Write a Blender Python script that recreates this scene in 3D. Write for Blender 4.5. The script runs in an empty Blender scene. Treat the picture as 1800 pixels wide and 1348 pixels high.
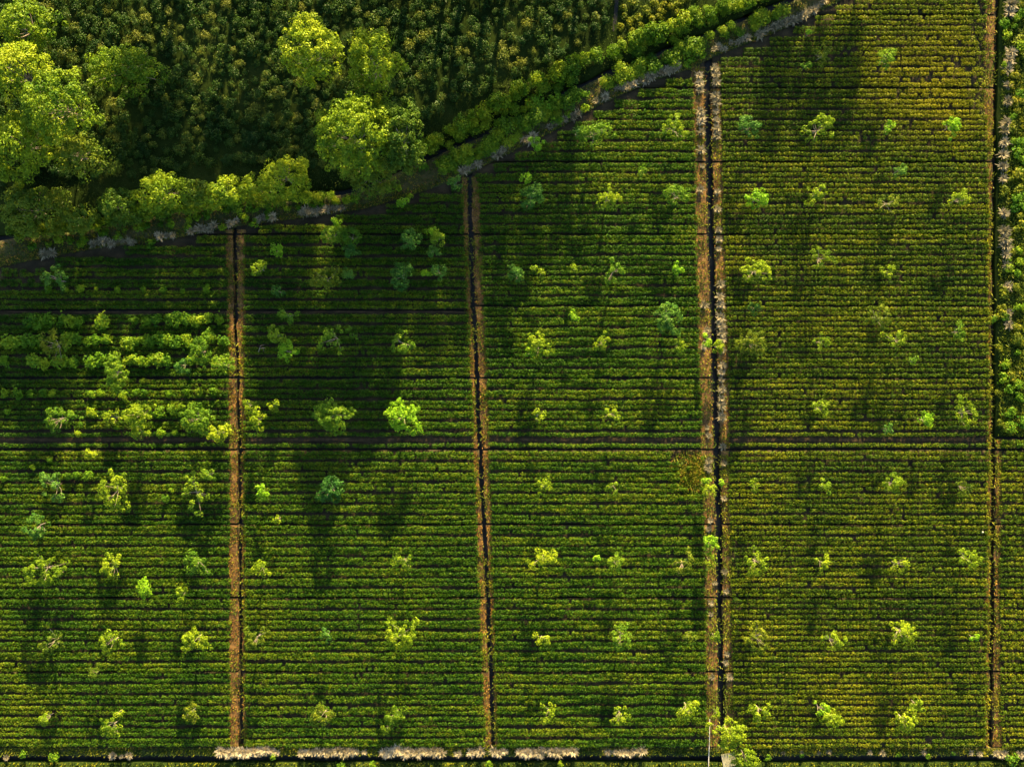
import bpy, bmesh, math, random
import numpy as np
from mathutils import Vector

# ------------------------------------------------------------------ camera, sky, sun, exposure
scene = bpy.context.scene
col = scene.collection
H = 200.0                                   # drone height in metres, looking straight down
cam_data = bpy.data.cameras.new('camera')
cam = bpy.data.objects.new('camera', cam_data)
col.objects.link(cam)
cam.location = (0, 0, H)
cam.rotation_euler = (0, 0, 0)
cam_data.sensor_width = 36.0
cam_data.lens = 36.0 * H / 180.0            # 180 m across the picture at ground level
cam_data.clip_start = 1.0
cam_data.clip_end = 20000.0
scene.camera = cam

SUN_EL = math.radians(15.5)
SUN_AZ = math.radians(8.0)                  # from north (+Y) towards east (+X)
world = bpy.data.worlds.new('World')
scene.world = world
world.use_nodes = True
wn = world.node_tree.nodes
wl = world.node_tree.links
for n in list(wn):
    wn.remove(n)
sky = wn.new('ShaderNodeTexSky')
sky.sky_type = 'NISHITA'
sky.sun_disc = False
sky.sun_elevation = SUN_EL
sky.sun_rotation = SUN_AZ
bg = wn.new('ShaderNodeBackground')
bg.inputs['Strength'].default_value = 0.07
wo = wn.new('ShaderNodeOutputWorld')
wl.new(sky.outputs[0], bg.inputs[0])
wl.new(bg.outputs[0], wo.inputs[0])

sun_data = bpy.data.lights.new('sun', 'SUN')
sun_data.energy = 5.0
sun_data.angle = math.radians(1.2)
sun_data.color = (1.0, 0.76, 0.36)
sun = bpy.data.objects.new('sun', sun_data)
col.objects.link(sun)
d = Vector((-math.sin(SUN_AZ) * math.cos(SUN_EL), -math.cos(SUN_AZ) * math.cos(SUN_EL), -math.sin(SUN_EL)))
sun.rotation_euler = d.to_track_quat('-Z', 'Y').to_euler()
sun.location = (30, 120, 80)

vs = scene.view_settings
vs.view_transform = 'Standard'
vs.look = 'None'
vs.gamma = 1.0
vs.use_curve_mapping = False
vs.exposure = 2.75
scene.cycles.max_bounces = 5
scene.cycles.diffuse_bounces = 3
scene.cycles.transmission_bounces = 3
scene.cycles.use_denoising = True

rng = np.random.default_rng(7)
random.seed(7)

# ------------------------------------------------------------------ plan coordinates: 10 photo pixels = 1 m on the ground
def PX(px): return (np.asarray(px, float) - 900.0) / 10.0
def PY(py): return (674.0 - np.asarray(py, float)) / 10.0
def ground_at(px, py, z=0.0):
    f = (H - z) / H
    return float(PX(px)) * f, float(PY(py)) * f

# ------------------------------------------------------------------ helpers
def tag(o, label=None, cat=None, group=None, kind=None):
    if label: o['label'] = label
    if cat: o['category'] = cat
    if group: o['group'] = group
    if kind: o['kind'] = kind
    return o

def new_mesh(name, verts, quads, mats, tint=None, smooth=False, tris=None, midx=None):
    me = bpy.data.meshes.new(name)
    verts = np.asarray(verts, np.float32)
    quads = np.asarray(quads, np.int32).reshape(-1, 4)
    nt = 0 if tris is None else len(tris)
    me.vertices.add(len(verts))
    me.vertices.foreach_set('co', verts.ravel())
    nl = quads.size + nt * 3
    me.loops.add(nl)
    vi = quads.ravel() if nt == 0 else np.concatenate([quads.ravel(), np.asarray(tris, np.int32).ravel()])
    me.loops.foreach_set('vertex_index', vi)
    me.polygons.add(len(quads) + nt)
    st = np.arange(len(quads)) * 4
    tot = np.full(len(quads), 4)
    if nt:
        st = np.concatenate([st, len(quads) * 4 + np.arange(nt) * 3])
        tot = np.concatenate([tot, np.full(nt, 3)])
    me.polygons.foreach_set('loop_start', st.astype(np.int32))
    me.polygons.foreach_set('loop_total', tot.astype(np.int32))
    if midx is not None:
        me.polygons.foreach_set('material_index', np.asarray(midx, np.int32))
    if smooth:
        me.polygons.foreach_set('use_smooth', np.ones(len(quads) + nt, bool))
    if tint is not None:
        a = me.attributes.new('tint', 'FLOAT', 'POINT')
        a.data.foreach_set('value', np.asarray(tint, np.float32))
    for m in (mats if isinstance(mats, (list, tuple)) else [mats]):
        me.materials.append(m)
    me.update(calc_edges=True)
    return me

def link(name, me, loc=(0, 0, 0), parent=None):
    o = bpy.data.objects.new(name, me)
    col.objects.link(o)
    o.location = loc
    if parent is not None:
        o.parent = parent
    return o

class Leaves:
    """leaf-sized diamonds collected into one mesh"""
    def __init__(self):
        self.v, self.t = [], []
    def add(self, c, n, size, tint, aspect=0.62):
        c = np.asarray(c, float); n = np.asarray(n, float)
        N = len(c)
        n = n / (np.linalg.norm(n, axis=1, keepdims=True) + 1e-9)
        a = rng.normal(size=(N, 3))
        u = np.cross(n, a); u /= (np.linalg.norm(u, axis=1, keepdims=True) + 1e-9)
        w = np.cross(n, u)
        size = np.broadcast_to(np.asarray(size, float), (N,))[:, None]
        p = np.stack([c - u * size * .5, c - w * size * .5 * aspect + n * size * .06, c + u * size * .5, c + w * size * .5 * aspect + n * size * .06], 1)
        self.v.append(p.reshape(-1, 3))
        self.t.append(np.repeat(np.clip(np.broadcast_to(np.asarray(tint, float), (N,)), 0, 1), 4))
    def mesh(self, name, mat):
        v = np.concatenate(self.v); t = np.concatenate(self.t)
        return new_mesh(name, v, np.arange(len(v)).reshape(-1, 4), mat, t)

def dome_points(N, up=0.2):
    """unit directions, mostly the upper half"""
    z = rng.uniform(-up, 1, N); a = rng.uniform(0, 2 * np.pi, N)
    r = np.sqrt(np.clip(1 - z * z, 0, 1))
    return np.stack([r * np.cos(a), r * np.sin(a), z], 1)

def clump(L, c, r, n, size, tint, flat=0.75, jit=0.55, up=0.25):
    dirs = dome_points(n, up)
    rad = r * rng.uniform(0.72, 1.08, (n, 1))
    p = np.asarray(c) + dirs * rad * np.array([1, 1, flat])
    nn = dirs + rng.normal(0, jit, (n, 3)) + np.array([0, 0, .25])
    L.add(p, nn, size * rng.uniform(.7, 1.25, n), tint + rng.normal(0, .13, n))

def tubes(paths, sides=5):
    """paths: list of (points, radii) -> one connected skin each"""
    V, Q = [], []
    base = 0
    for pts, rad in paths:
        pts = np.asarray(pts, float)
        k = len(pts)
        for i in range(k):
            t = pts[min(i + 1, k - 1)] - pts[max(i - 1, 0)]
            t = t / (np.linalg.norm(t) + 1e-9)
            a = np.array([1, 0, 0]) if abs(t[0]) < .8 else np.array([0, 1, 0])
            u = np.cross(t, a); u /= np.linalg.norm(u)
            w = np.cross(t, u)
            for s in range(sides):
                g = 2 * math.pi * s / sides
                V.append(pts[i] + rad[i] * (u * math.cos(g) + w * math.sin(g)))
        for i in range(k - 1):
            for s in range(sides):
                b = base + i * sides
                Q.append((b + s, b + (s + 1) % sides, b + sides + (s + 1) % sides, b + sides + s))
        base += k * sides
    return np.array(V), np.array(Q)

ORD = ('first second third fourth fifth sixth seventh eighth ninth tenth eleventh twelfth thirteenth fourteenth fifteenth sixteenth '
       'seventeenth eighteenth nineteenth twentieth').split()
TENS = {2: 'twenty', 3: 'thirty', 4: 'forty', 5: 'fifty', 6: 'sixty', 7: 'seventy', 8: 'eighty', 9: 'ninety'}
def ordinal(i):
    if i <= 20: return ORD[i - 1]
    t, u = divmod(i, 10)
    return (TENS[t][:-1] + 'ieth') if u == 0 else TENS[t] + '-' + ORD[u - 1]

# ------------------------------------------------------------------ materials
def nodes_of(name):
    m = bpy.data.materials.new(name); m.use_nodes = True
    nt = m.node_tree
    for n in list(nt.nodes): nt.nodes.remove(n)
    return m, nt, nt.nodes, nt.links

def leaf_mat(name, dark, mid, light, patch=None, scale=.09, transl=.28, rough=.55, rand=.25, fine=1.3):
    m, nt, N, K = nodes_of(name)
    att = N.new('ShaderNodeAttribute'); att.attribute_name = 'tint'
    geo = N.new('ShaderNodeNewGeometry')
    n1 = N.new('ShaderNodeTexNoise'); n1.inputs['Scale'].default_value = scale; n1.inputs['Detail'].default_value = 3
    n2 = N.new('ShaderNodeTexNoise'); n2.inputs['Scale'].default_value = fine; n2.inputs['Detail'].default_value = 2
    K.new(geo.outputs['Position'], n1.inputs['Vector']); K.new(geo.outputs['Position'], n2.inputs['Vector'])
    oi = N.new('ShaderNodeObjectInfo')
    def math_(op, a, b):
        x = N.new('ShaderNodeMath'); x.operation = op
        for i, q in enumerate((a, b)):
            if isinstance(q, (int, float)): x.inputs[i].default_value = q
            else: K.new(q, x.inputs[i])
        return x.outputs[0]
    s = math_('MULTIPLY', att.outputs['Fac'], .62)
    s = math_('ADD', s, math_('MULTIPLY', math_('SUBTRACT', n1.outputs['Fac'], .5), .9))
    s = math_('ADD', s, math_('MULTIPLY', math_('SUBTRACT', n2.outputs['Fac'], .5), .7))
    s = math_('ADD', s, math_('MULTIPLY', math_('SUBTRACT', oi.outputs['Random'], .5), rand))
    s = math_('ADD', s, .19)
    r = N.new('ShaderNodeValToRGB')
    e = r.color_ramp.elements
    e[0].position = .08; e[0].color = (*dark, 1)
    e[1].position = .95; e[1].color = (*light, 1)
    x = e.new(.5); x.color = (*mid, 1)
    K.new(s, r.inputs[0])
    c = r.outputs[0]
    if patch:                              # yellowed leaves round one spot, plus a golden haze glow painted into their colour
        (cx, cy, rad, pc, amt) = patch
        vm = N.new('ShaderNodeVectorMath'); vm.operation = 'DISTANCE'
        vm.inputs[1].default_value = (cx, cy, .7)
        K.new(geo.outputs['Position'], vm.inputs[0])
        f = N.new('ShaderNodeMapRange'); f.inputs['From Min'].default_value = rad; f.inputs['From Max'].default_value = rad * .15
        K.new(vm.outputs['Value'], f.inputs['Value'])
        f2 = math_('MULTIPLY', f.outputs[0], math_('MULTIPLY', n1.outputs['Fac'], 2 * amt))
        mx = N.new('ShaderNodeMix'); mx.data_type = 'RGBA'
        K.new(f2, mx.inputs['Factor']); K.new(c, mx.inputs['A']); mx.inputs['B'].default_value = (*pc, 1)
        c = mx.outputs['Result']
    b = N.new('ShaderNodeBsdfPrincipled'); b.inputs['Roughness'].default_value = rough
    b.inputs['Specular IOR Level'].default_value = .12
    K.new(c, b.inputs['Base Color'])
    t = N.new('ShaderNodeBsdfTranslucent'); K.new(c, t.inputs['Color'])
    ms = N.new('ShaderNodeMixShader'); ms.inputs[0].default_value = transl
    K.new(b.outputs[0], ms.inputs[1]); K.new(t.outputs[0], ms.inputs[2])
    o = N.new('ShaderNodeOutputMaterial'); K.new(ms.outputs[0], o.inputs['Surface'])
    return m

def ground_mat(name, cols, scale=.35, fine=5.0, rough=.9, bump=.25, spec=.2):
    m, nt, N, K = nodes_of(name)
    geo = N.new('ShaderNodeNewGeometry')
    n1 = N.new('ShaderNodeTexNoise'); n1.inputs['Scale'].default_value = scale; n1.inputs['Detail'].default_value = 6; n1.inputs['Roughness'].default_value = .65
    n2 = N.new('ShaderNodeTexNoise'); n2.inputs['Scale'].default_value = fine; n2.inputs['Detail'].default_value = 4
    K.new(geo.outputs['Position'], n1.inputs['Vector']); K.new(geo.outputs['Position'], n2.inputs['Vector'])
    mx = N.new('ShaderNodeMath'); mx.operation = 'MULTIPLY_ADD'
    mx.inputs[1].default_value = .35
    K.new(n2.outputs['Fac'], mx.inputs[0])
    sb = N.new('ShaderNodeMath'); sb.operation = 'SUBTRACT'; sb.inputs[1].default_value = .17
    K.new(n1.outputs['Fac'], sb.inputs[0]); K.new(sb.outputs[0], mx.inputs[2])
    r = N.new('ShaderNodeValToRGB')
    e = r.color_ramp.elements
    e[0].position = .34; e[0].color = (*cols[0], 1)
    e[1].position = .68; e[1].color = (*cols[-1], 1)
    for i, c in enumerate(cols[1:-1]):
        x = e.new(.34 + .34 * (i + 1) / (len(cols) - 1)); x.color = (*c, 1)
    K.new(mx.outputs[0], r.inputs[0])
    b = N.new('ShaderNodeBsdfPrincipled'); b.inputs['Roughness'].default_value = rough
    b.inputs['Specular IOR Level'].default_value = spec
    K.new(r.outputs[0], b.inputs['Base Color'])
    bp = N.new('ShaderNodeBump'); bp.inputs['Strength'].default_value = bump; bp.inputs['Distance'].default_value = .15
    K.new(n2.outputs['Fac'], bp.inputs['Height']); K.new(bp.outputs[0], b.inputs['Normal'])
    o = N.new('ShaderNodeOutputMaterial'); K.new(b.outputs[0], o.inputs['Surface'])
    return m

M = {}
TEAPATCH = (73, 53, 15, (.27, .235, .004), .6)  # yellowed tea, made more golden to paint in the hazy sun glow
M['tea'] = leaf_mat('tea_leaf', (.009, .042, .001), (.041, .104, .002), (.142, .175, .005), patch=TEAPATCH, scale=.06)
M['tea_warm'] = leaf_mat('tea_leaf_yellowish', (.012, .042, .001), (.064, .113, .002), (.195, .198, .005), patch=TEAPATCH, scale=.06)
M['tea_wild'] = leaf_mat('unpruned_tea_leaf', (.010, .036, .004), (.034, .074, .007), (.115, .130, .012), scale=.12, transl=.2, rand=.85, rough=.5)
M['shrub'] = leaf_mat('overgrown_tea_leaf', (.025, .090, .003), (.095, .195, .006), (.23, .30, .010), rand=.5)
M['green'] = leaf_mat('shade_tree_leaf', (.024, .085, .004), (.095, .190, .008), (.22, .29, .012), rand=.35)
M['bright'] = leaf_mat('young_bright_leaf', (.045, .150, .005), (.15, .31, .008), (.28, .42, .015), rand=.2)
M['yellow'] = leaf_mat('yellow_green_leaf', (.048, .110, .003), (.145, .225, .006), (.28, .345, .010), rand=.3)
M['blue'] = leaf_mat('bluish_green_leaf', (.012, .062, .007), (.046, .130, .014), (.12, .22, .022), rand=.3, transl=.2)
M['olive'] = leaf_mat('olive_leaf', (.026, .065, .003), (.085, .130, .006), (.18, .20, .010), rand=.3)
M['big'] = leaf_mat('tall_tree_leaf', (.032, .090, .003), (.135, .210, .006), (.28, .335, .010), rand=.3, scale=.2)
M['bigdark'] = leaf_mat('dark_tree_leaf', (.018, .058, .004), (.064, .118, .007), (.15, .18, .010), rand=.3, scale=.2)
M['hedge'] = leaf_mat('hedge_leaf', (.020, .070, .003), (.090, .165, .005), (.25, .285, .010), rand=.45, scale=.15)
M['tussock'] = leaf_mat('tussock_blade', (.085, .082, .045), (.22, .19, .115), (.42, .35, .215), transl=.2, rand=.35, scale=.05)
M['plume'] = leaf_mat('plume_blade', (.11, .10, .055), (.31, .26, .16), (.60, .50, .33), transl=.2, rand=.2, scale=.05)
M['dry'] = leaf_mat('dry_grass_blade', (.085, .044, .008), (.22, .115, .018), (.42, .24, .048), transl=.2, rand=.1, scale=.25)
M['weed'] = leaf_mat('weed_leaf', (.030, .062, .004), (.105, .135, .006), (.27, .24, .010), transl=.25, scale=.3)
M['grass'] = leaf_mat('short_grass_blade', (.012, .032, .003), (.026, .052, .004), (.055, .075, .007), transl=.25, scale=.15)
M['soil'] = ground_mat('field_soil', [(.013, .010, .004), (.025, .019, .008), (.048, .034, .015)])
M['bank'] = ground_mat('bank_soil', [(.032, .020, .008), (.105, .056, .018), (.24, .130, .040)], scale=.7)
M['path'] = ground_mat('path_soil', [(.020, .015, .006), (.040, .026, .011), (.070, .044, .020)], scale=.5)
M['turf'] = ground_mat('turf', [(.007, .013, .003), (.013, .023, .004), (.026, .036, .007)], scale=.12, spec=.02)
M['verge'] = ground_mat('verge_turf', [(.016, .028, .005), (.040, .042, .011), (.075, .058, .022)], scale=.18)
M['mud'] = ground_mat('ditch_water_film', [(.006, .007, .005), (.014, .014, .011), (.032, .029, .022)], scale=.3, rough=.3, bump=.02, spec=.15)
M['bark'] = ground_mat('pale_bark', [(.10, .08, .06), (.17, .14, .11), (.26, .22, .18)], scale=2.)
M['concrete'] = ground_mat('old_concrete', [(.16, .15, .09), (.24, .22, .14), (.32, .30, .20)], scale=1.)
M['white'] = ground_mat('white_plastic', [(.42, .38, .30), (.55, .50, .42), (.66, .62, .54)], scale=.8, rough=.5, bump=.02)

# ------------------------------------------------------------------ the lie of the land (photo pixels of the lines)
diag_x = [-900, 0, 70, 190, 270, 420, 520, 640, 720, 800, 830, 900, 980, 1060, 1150, 1215, 1250, 1330, 1400, 1470, 1560, 1700, 2200]
diag_y = [560, 470, 455, 434, 426, 398, 385, 368, 345, 318, 303, 268, 228, 182, 142, 122, 102, 72, 42, 6, -40, -110, -360]
def DIAG(x): return np.interp(x, diag_x, diag_y)
str_x = [-900, -60, 50, 170, 250, 340, 430, 520, 640, 700, 770, 850, 950, 1050, 1150, 1250, 1350, 1420, 2200]
str_y = [500, 425, 412, 396, 380, 362, 345, 352, 330, 300, 268, 235, 185, 135, 97, 57, 17, -15, -390]
def STREAM(x): return np.interp(x, str_x, str_y)

def line(ys, xs): return lambda y: np.interp(y, ys, xs)
dA = line([300, 405, 560, 670, 790, 1000, 1310], [413, 413, 415, 418, 421, 423, 424])
dB = line([250, 310, 480, 600, 780, 950, 1180, 1310], [824, 825, 829, 836, 843, 853, 863, 868])
dC = line([80, 120, 180, 300, 420, 560, 750, 900, 1100, 1310], [1247, 1247, 1244, 1247, 1250, 1254, 1259, 1263, 1266, 1269])
dD = line([-120, 0, 200, 400, 800, 1000, 1200, 1310], [1756, 1754, 1749, 1746, 1746, 1744, 1742, 1741])
hw = {'A': 4.0, 'B': 4.5, 'C': 6.5, 'D': 4.5}                       # half widths of the ditches in px
# where the tea starts and ends beside each ditch
teaA_l = line([400, 560, 800, 1310], [398, 401, 404, 403]); teaA_r = line([400, 560, 800, 1310], [431, 431, 431, 434])
teaB_l = line([300, 560, 800, 1310], [811, 822, 832, 852]); teaB_r = line([300, 560, 800, 1000, 1310], [840, 852, 861, 866, 877])
teaC_l = line([120, 400, 600, 800, 1000, 1310], [1217, 1222, 1227, 1234, 1238, 1241]); teaC_r = line([80, 200, 400, 600, 800, 1000, 1310], [1268, 1269, 1272, 1281, 1281, 1286, 1291])
teaD_l = line([-120, 100, 250, 400, 800, 1310], [1738, 1729, 1733, 1735, 1735, 1730]); teaD_r = line([700, 1000, 1310], [1762, 1757, 1760])
CROSS = [-103, 27, 155, 285, 412, 537.5, 664, 790, 921, 1049.5, 1179.5, 1313]

PLOTS = [
    dict(key=0, l=lambda y: np.full_like(np.asarray(y, float), -70.), r=lambda y: dA(y) - hw['A'], tl=lambda y: -62., tr=teaA_l, name='plot with the overgrown bushes', first=3, mat='tea'),
    dict(key=1, l=lambda y: dA(y) + hw['A'], r=lambda y: dB(y) - hw['B'], tl=teaA_r, tr=teaB_l, name='plot with two bright round trees', first=3, mat='tea'),
    dict(key=2, l=lambda y: dB(y) + hw['B'], r=lambda y: dC(y) - hw['C'], tl=teaB_r, tr=teaC_l, name='plot with the golden corner', first=1, mat='tea'),
    dict(key=3, l=lambda y: dC(y) + hw['C'], r=lambda y: dD(y) - hw['D'], tl=teaC_r, tr=teaD_l, name='widest plot', first=0, mat='tea_warm'),
    dict(key=4, l=lambda y: dD(y) + hw['D'], r=lambda y: np.full_like(np.asarray(y, float), 1900.), tl=teaD_r, tr=lambda y: 1890., name='narrowest plot', first=6, mat='tea_warm'),
]

# ------------------------------------------------------------------ terrain pieces: raised slabs with the ditches left open between them
def slab(name, X, Y, Z, mat, depth=-1.6):
    """X, Y, Z: grids (rows, cols) of a surface; the rim runs down to depth"""
    R, C = X.shape
    v = np.stack([X, Y, Z], -1).reshape(-1, 3)
    idx = np.arange(R * C).reshape(R, C)
    q = np.stack([idx[:-1, :-1], idx[1:, :-1], idx[1:, 1:], idx[:-1, 1:]], -1).reshape(-1, 4)
    ring = np.concatenate([idx[0, :-1], idx[:-1, -1], idx[-1, :0:-1], idx[:0:-1, 0]])
    low = v[ring].copy(); low[:, 2] = depth
    n0 = len(v)
    k = len(ring)
    a = np.arange(k); b = (a + 1) % k
    side = np.stack([ring[a], ring[b], n0 + b, n0 + a], -1)
    me = new_mesh(name, np.concatenate([v, low]), np.concatenate([q, side]), mat)
    o = link(name, me); tag(o, kind='structure')
    return o

def wob(n, amp): 
    w = rng.normal(0, 1, n + 4)
    return np.convolve(w, [.2, .3, .5, .3, .2], 'valid') * amp

# ground to the horizon, water standing in the ditches
for name, z, half, m in (('ground', -1.62, 6000, M['turf']), ('ditch_water', -1.15, 130, M['mud'])):
    me = new_mesh(name, [(-half, -half, z), (half, -half, z), (half, half, z), (-half, half, z)], [(0, 1, 2, 3)], m)
    tag(link(name, me), kind='structure')

def cross(key, i): return 545.5 if (i == 5 and key < 2) else CROSS[i]
BLOCKS = []                                   # (plot, top, bottom) of every planted block
for p in PLOTS:
    for b in range(len(CROSS) - 1):
        if b < p['first'] : continue
        y0, y1 = cross(p['key'], b), cross(p['key'], b + 1)
        if p['key'] == 4 and b == 6: y0 = 770
        BLOCKS.append((p, b, y0, y1))
        g = 1.2
        rows = np.linspace(y0 + g, y1 - (g if b < 10 else 0), 17)
        tt = np.linspace(0, 1, 45)
        xl, xr = p['l'](rows) + wob(17, 1.7), p['r'](rows) + wob(17, 1.7)
        X = xl[:, None] * (1 - tt) + xr[:, None] * tt
        Yp = np.repeat(rows[:, None], 45, 1)
        Yp[0] += wob(45, .35); Yp[-1] += wob(45, .35)
        if p['key'] < 4:
            Yp = np.maximum(Yp, np.minimum(DIAG(X), y1 - .3))
        Z = rng.normal(0, .025, X.shape)
        slab('field_ground', PX(X), PY(Yp), Z, M['soil'])

xs = np.linspace(-520, 1800, 240)
t = np.linspace(0, 1, 9)[:, None]
# grassy verge between the stream and the fields
up, lo = STREAM(xs) + 5 + wob(240, 1.5), DIAG(xs) - .2
Yv = up * (1 - t) + lo * t
slab('verge_ground', PX(np.repeat(xs[None], 9, 0)), PY(Yv), .25 * np.sin(t * np.pi) + rng.normal(0, .05, Yv.shape), M['verge'])
# the old tea field above the stream
t = np.linspace(0, 1, 24)[:, None]
lo = STREAM(xs) - 5 + wob(240, 1.5)
Yv = -620 * (1 - t) + lo * t
Yv = np.minimum(Yv, lo)
slab('old_field_ground', PX(np.repeat(xs[None], 24, 0)), PY(Yv), rng.normal(0, .08, Yv.shape), M['turf'])
# weedy strip beyond the last ditch
ys = np.linspace(-620, 768, 90)
t = np.linspace(0, 1, 12)
X = (dD(ys) + hw['D'] + wob(90, 1.0))[:, None] * (1 - t) + 2300 * t
slab('weedy_strip_ground', PX(X), PY(np.repeat(ys[:, None], 12, 1)), rng.normal(0, .06, X.shape), M['turf'])
# verge along the bottom, the ditch and the field edge beyond it
xs = np.linspace(-520, 2300, 220)
t = np.linspace(0, 1, 4)[:, None]
yb0, yb1 = 1313 + 0 * xs + .4, 1327 + wob(220, .9)
slab('bottom_verge_ground', PX(np.repeat(xs[None], 4, 0)), PY(yb0 * (1 - t) + yb1 * t), rng.normal(0, .05, (4, 220)), M['verge'])
yb0, yb1 = 1339 + wob(220, .9), 1900 + 0 * xs
t = np.linspace(0, 1, 14)[:, None]
slab('far_verge_ground', PX(np.repeat(xs[None], 14, 0)), PY(yb0 * (1 - t) + yb1 * t), rng.normal(0, .05, (14, 220)), M['turf'])
ys = np.linspace(500, 1900, 60)
X = np.repeat(np.linspace(-900, -71, 10)[None], 60, 0)
slab('side_ground', PX(X), PY(np.repeat(ys[:, None], 10, 1)), rng.normal(0, .06, X.shape), M['verge'])

# bare banks beside the ditches, and the beaten paths across the blocks: sheets a little above the soil
def strip(name, ys, xa, xb, mat, key, z=.06):
    V, Q = [], []
    for b in range(len(CROSS) - 1):
        y0, y1 = max(cross(key, b) + 1.8, ys[0]), min(cross(key, b + 1) - 1.8, ys[1])
        if y1 - y0 < 3: continue
        n = max(3, int((y1 - y0) / 5))
        yy = np.linspace(y0, y1, n)
        a, c = xa(yy) + wob(n, 1.8), xb(yy) + wob(n, .8)
        base = len(V)
        for k in range(n):
            for s in (0, .5, 1):
                V.append((float(PX(a[k] * (1 - s) + c[k] * s)), float(PY(yy[k])), z + (.05 if s == .5 else -.01) + rng.normal(0, .012)))
        for k in range(n - 1):
            for s in range(2):
                i = base + k * 3 + s
                Q.append((i, i + 3, i + 4, i + 1))
    o = link(name, new_mesh(name, V, Q, mat)); tag(o, kind='structure')

BANKS = [
    (teaA_l, lambda y: dA(y) - 4.6, (404, 1312)), (lambda y: dA(y) + 4.6, teaA_r, (404, 1312)),
    (teaB_l, lambda y: dB(y) - 5.2, (312, 1312)), (lambda y: dB(y) + 5.2, teaB_r, (312, 1312)),
    (teaC_l, lambda y: dC(y) - 7.2, (118, 1312)), (lambda y: dC(y) + 7.2, teaC_r, (112, 1312)),
    (teaD_l, lambda y: dD(y) - 5.2, (-100, 1312)), (lambda y: dD(y) + 5.2, teaD_r, (772, 1312)),
]
for (xa, xb, ys), key in zip(BANKS, (0, 1, 1, 2, 2, 3, 3, 4)):
    strip('ditch_bank', ys, xa, xb, M['bank'], key)
for p in PLOTS[:4]:                            # the beaten path above the cross ditch in the middle of the picture
    xl, xr = float(p['tl'](772)), float(p['tr'](772))
    xs = np.linspace(xl, xr, 90)
    n = 90
    for yc, half, name in ((772.6, 2.9, 'beaten_path'),) + (((548.6, 1.6, 'beaten_path'),) if p['key'] < 2 else ()):
        a, b = yc - half + wob(n, .5), yc + half + wob(n, .5)
        V = np.concatenate([np.stack([PX(xs), PY(a), np.full(n, .07)], 1), np.stack([PX(xs), PY(b), np.full(n, .07)], 1)])
        Q = [(i, n + i, n + i + 1, i + 1) for i in range(n - 1)]
        tag(link(name, new_mesh(name, V, Q, M['path'])), kind='structure')

# ------------------------------------------------------------------ tea rows: each bed of two clipped lines is one thing
def tea_row_leaves(length, x0=0.0, keep=None, single=False, n_leaf=64, open_=False):
    L = Leaves()
    for yo in ((0.,) if single else (-.42, .42) if open_ else (-.37, .37)):
        n = int(length / (.62 if open_ else .54))
        bx = (np.arange(n) + .5) * length / n + rng.normal(0, .07, n)
        wander = np.interp(bx, np.linspace(0, length, 12), rng.normal(0, .085, 12))
        by = yo + wander + rng.normal(0, .03, n)
        hh = .74 + np.interp(bx, np.linspace(0, length, 24), rng.normal(0, .07, 24)) + rng.normal(0, .05, n)
        rr = rng.uniform(.30, .40, n) if open_ else rng.uniform(.31, .44, n)
        bt = np.interp(bx, np.linspace(0, length, 14), rng.normal(.5, .12, 14)) + rng.normal(0, .10, n)
        ok = rng.random(n) > .012
        if keep is not None: ok &= keep(bx + x0, by)
        bx, by, hh, rr, bt = bx[ok], by[ok], hh[ok], rr[ok], bt[ok]
        n = len(bx)
        if n == 0: continue
        k = n_leaf
        dirs = dome_points(n * k, .35).reshape(n, k, 3)
        c = np.stack([bx, by, hh - .30], 1)[:, None, :]
        pos = c + dirs * np.stack([rr * 1.05, rr, np.full(n, .30)], 1)[:, None, :] * rng.uniform(.75, 1.12, (n, k, 1))
        nn = dirs + rng.normal(0, .5, dirs.shape)
        L.add(pos.reshape(-1, 3), nn.reshape(-1, 3), .175 * rng.uniform(.75, 1.35, n * k), (np.repeat(bt, k) + rng.normal(0, .22, n * k)))
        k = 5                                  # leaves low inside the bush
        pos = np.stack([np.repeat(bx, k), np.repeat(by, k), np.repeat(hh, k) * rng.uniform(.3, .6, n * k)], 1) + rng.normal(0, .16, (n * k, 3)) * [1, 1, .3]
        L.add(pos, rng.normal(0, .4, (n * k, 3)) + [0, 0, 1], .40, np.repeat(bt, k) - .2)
    return L if L.v else None

def bare(px, py):
    """True where bushes have died (the thin patches at the top of the widest plot, the weedy corner)"""
    out = np.zeros(np.broadcast(px, py).shape, bool)
    for cx, cy, rx, ry, s in ((1665, 112, 24, 13, .9), (1500, 92, 24, 9, .75), (1628, 140, 30, 9, .6), (1605, 165, 34, 13, .4), (1560, 110, 16, 8, .6),
                              (1725, 140, 22, 60, .75), (1720, 40, 12, 40, .5), (1630, 258, 12, 7, .8), (1590, 222, 14, 9, .6), (1530, 240, 40, 14, .35), (1400, 130, 30, 8, .3),
                              (1335, 320, 14, 9, .6), (1405, 330, 12, 10, .6), (1640, 68, 18, 8, .5), (1220, 826, 30, 38, .93), (1555, 1301, 0, 0, 0), (1628, 1300, 6, 5, .9),
                              (1450, 245, 14, 8, .6), (1700, 360, 10, 8, .4), (1205, 800, 30, 8, .95), (65, 480, 50, 20, .35), (1550, 300, 22, 8, .4)):
        if rx == 0: continue
        q = ((px - cx) / rx) ** 2 + ((py - cy) / ry) ** 2
        out |= (q < 1) & (rng.random(out.shape) < s * (.55 if cy < 400 else 1))
    return out

variants = {}
def full_variant(p, single):
    key = (p['key'], single)
    if key not in variants:
        Lmax = max(float(p['tr'](y) - p['tl'](y)) for y in (450, 800, 1000, 1300)) / 10
        ms = []
        for i in range(2 if single else 8):
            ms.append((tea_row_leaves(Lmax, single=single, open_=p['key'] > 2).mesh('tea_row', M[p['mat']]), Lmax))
        variants[key] = ms
    return variants[key]

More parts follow.
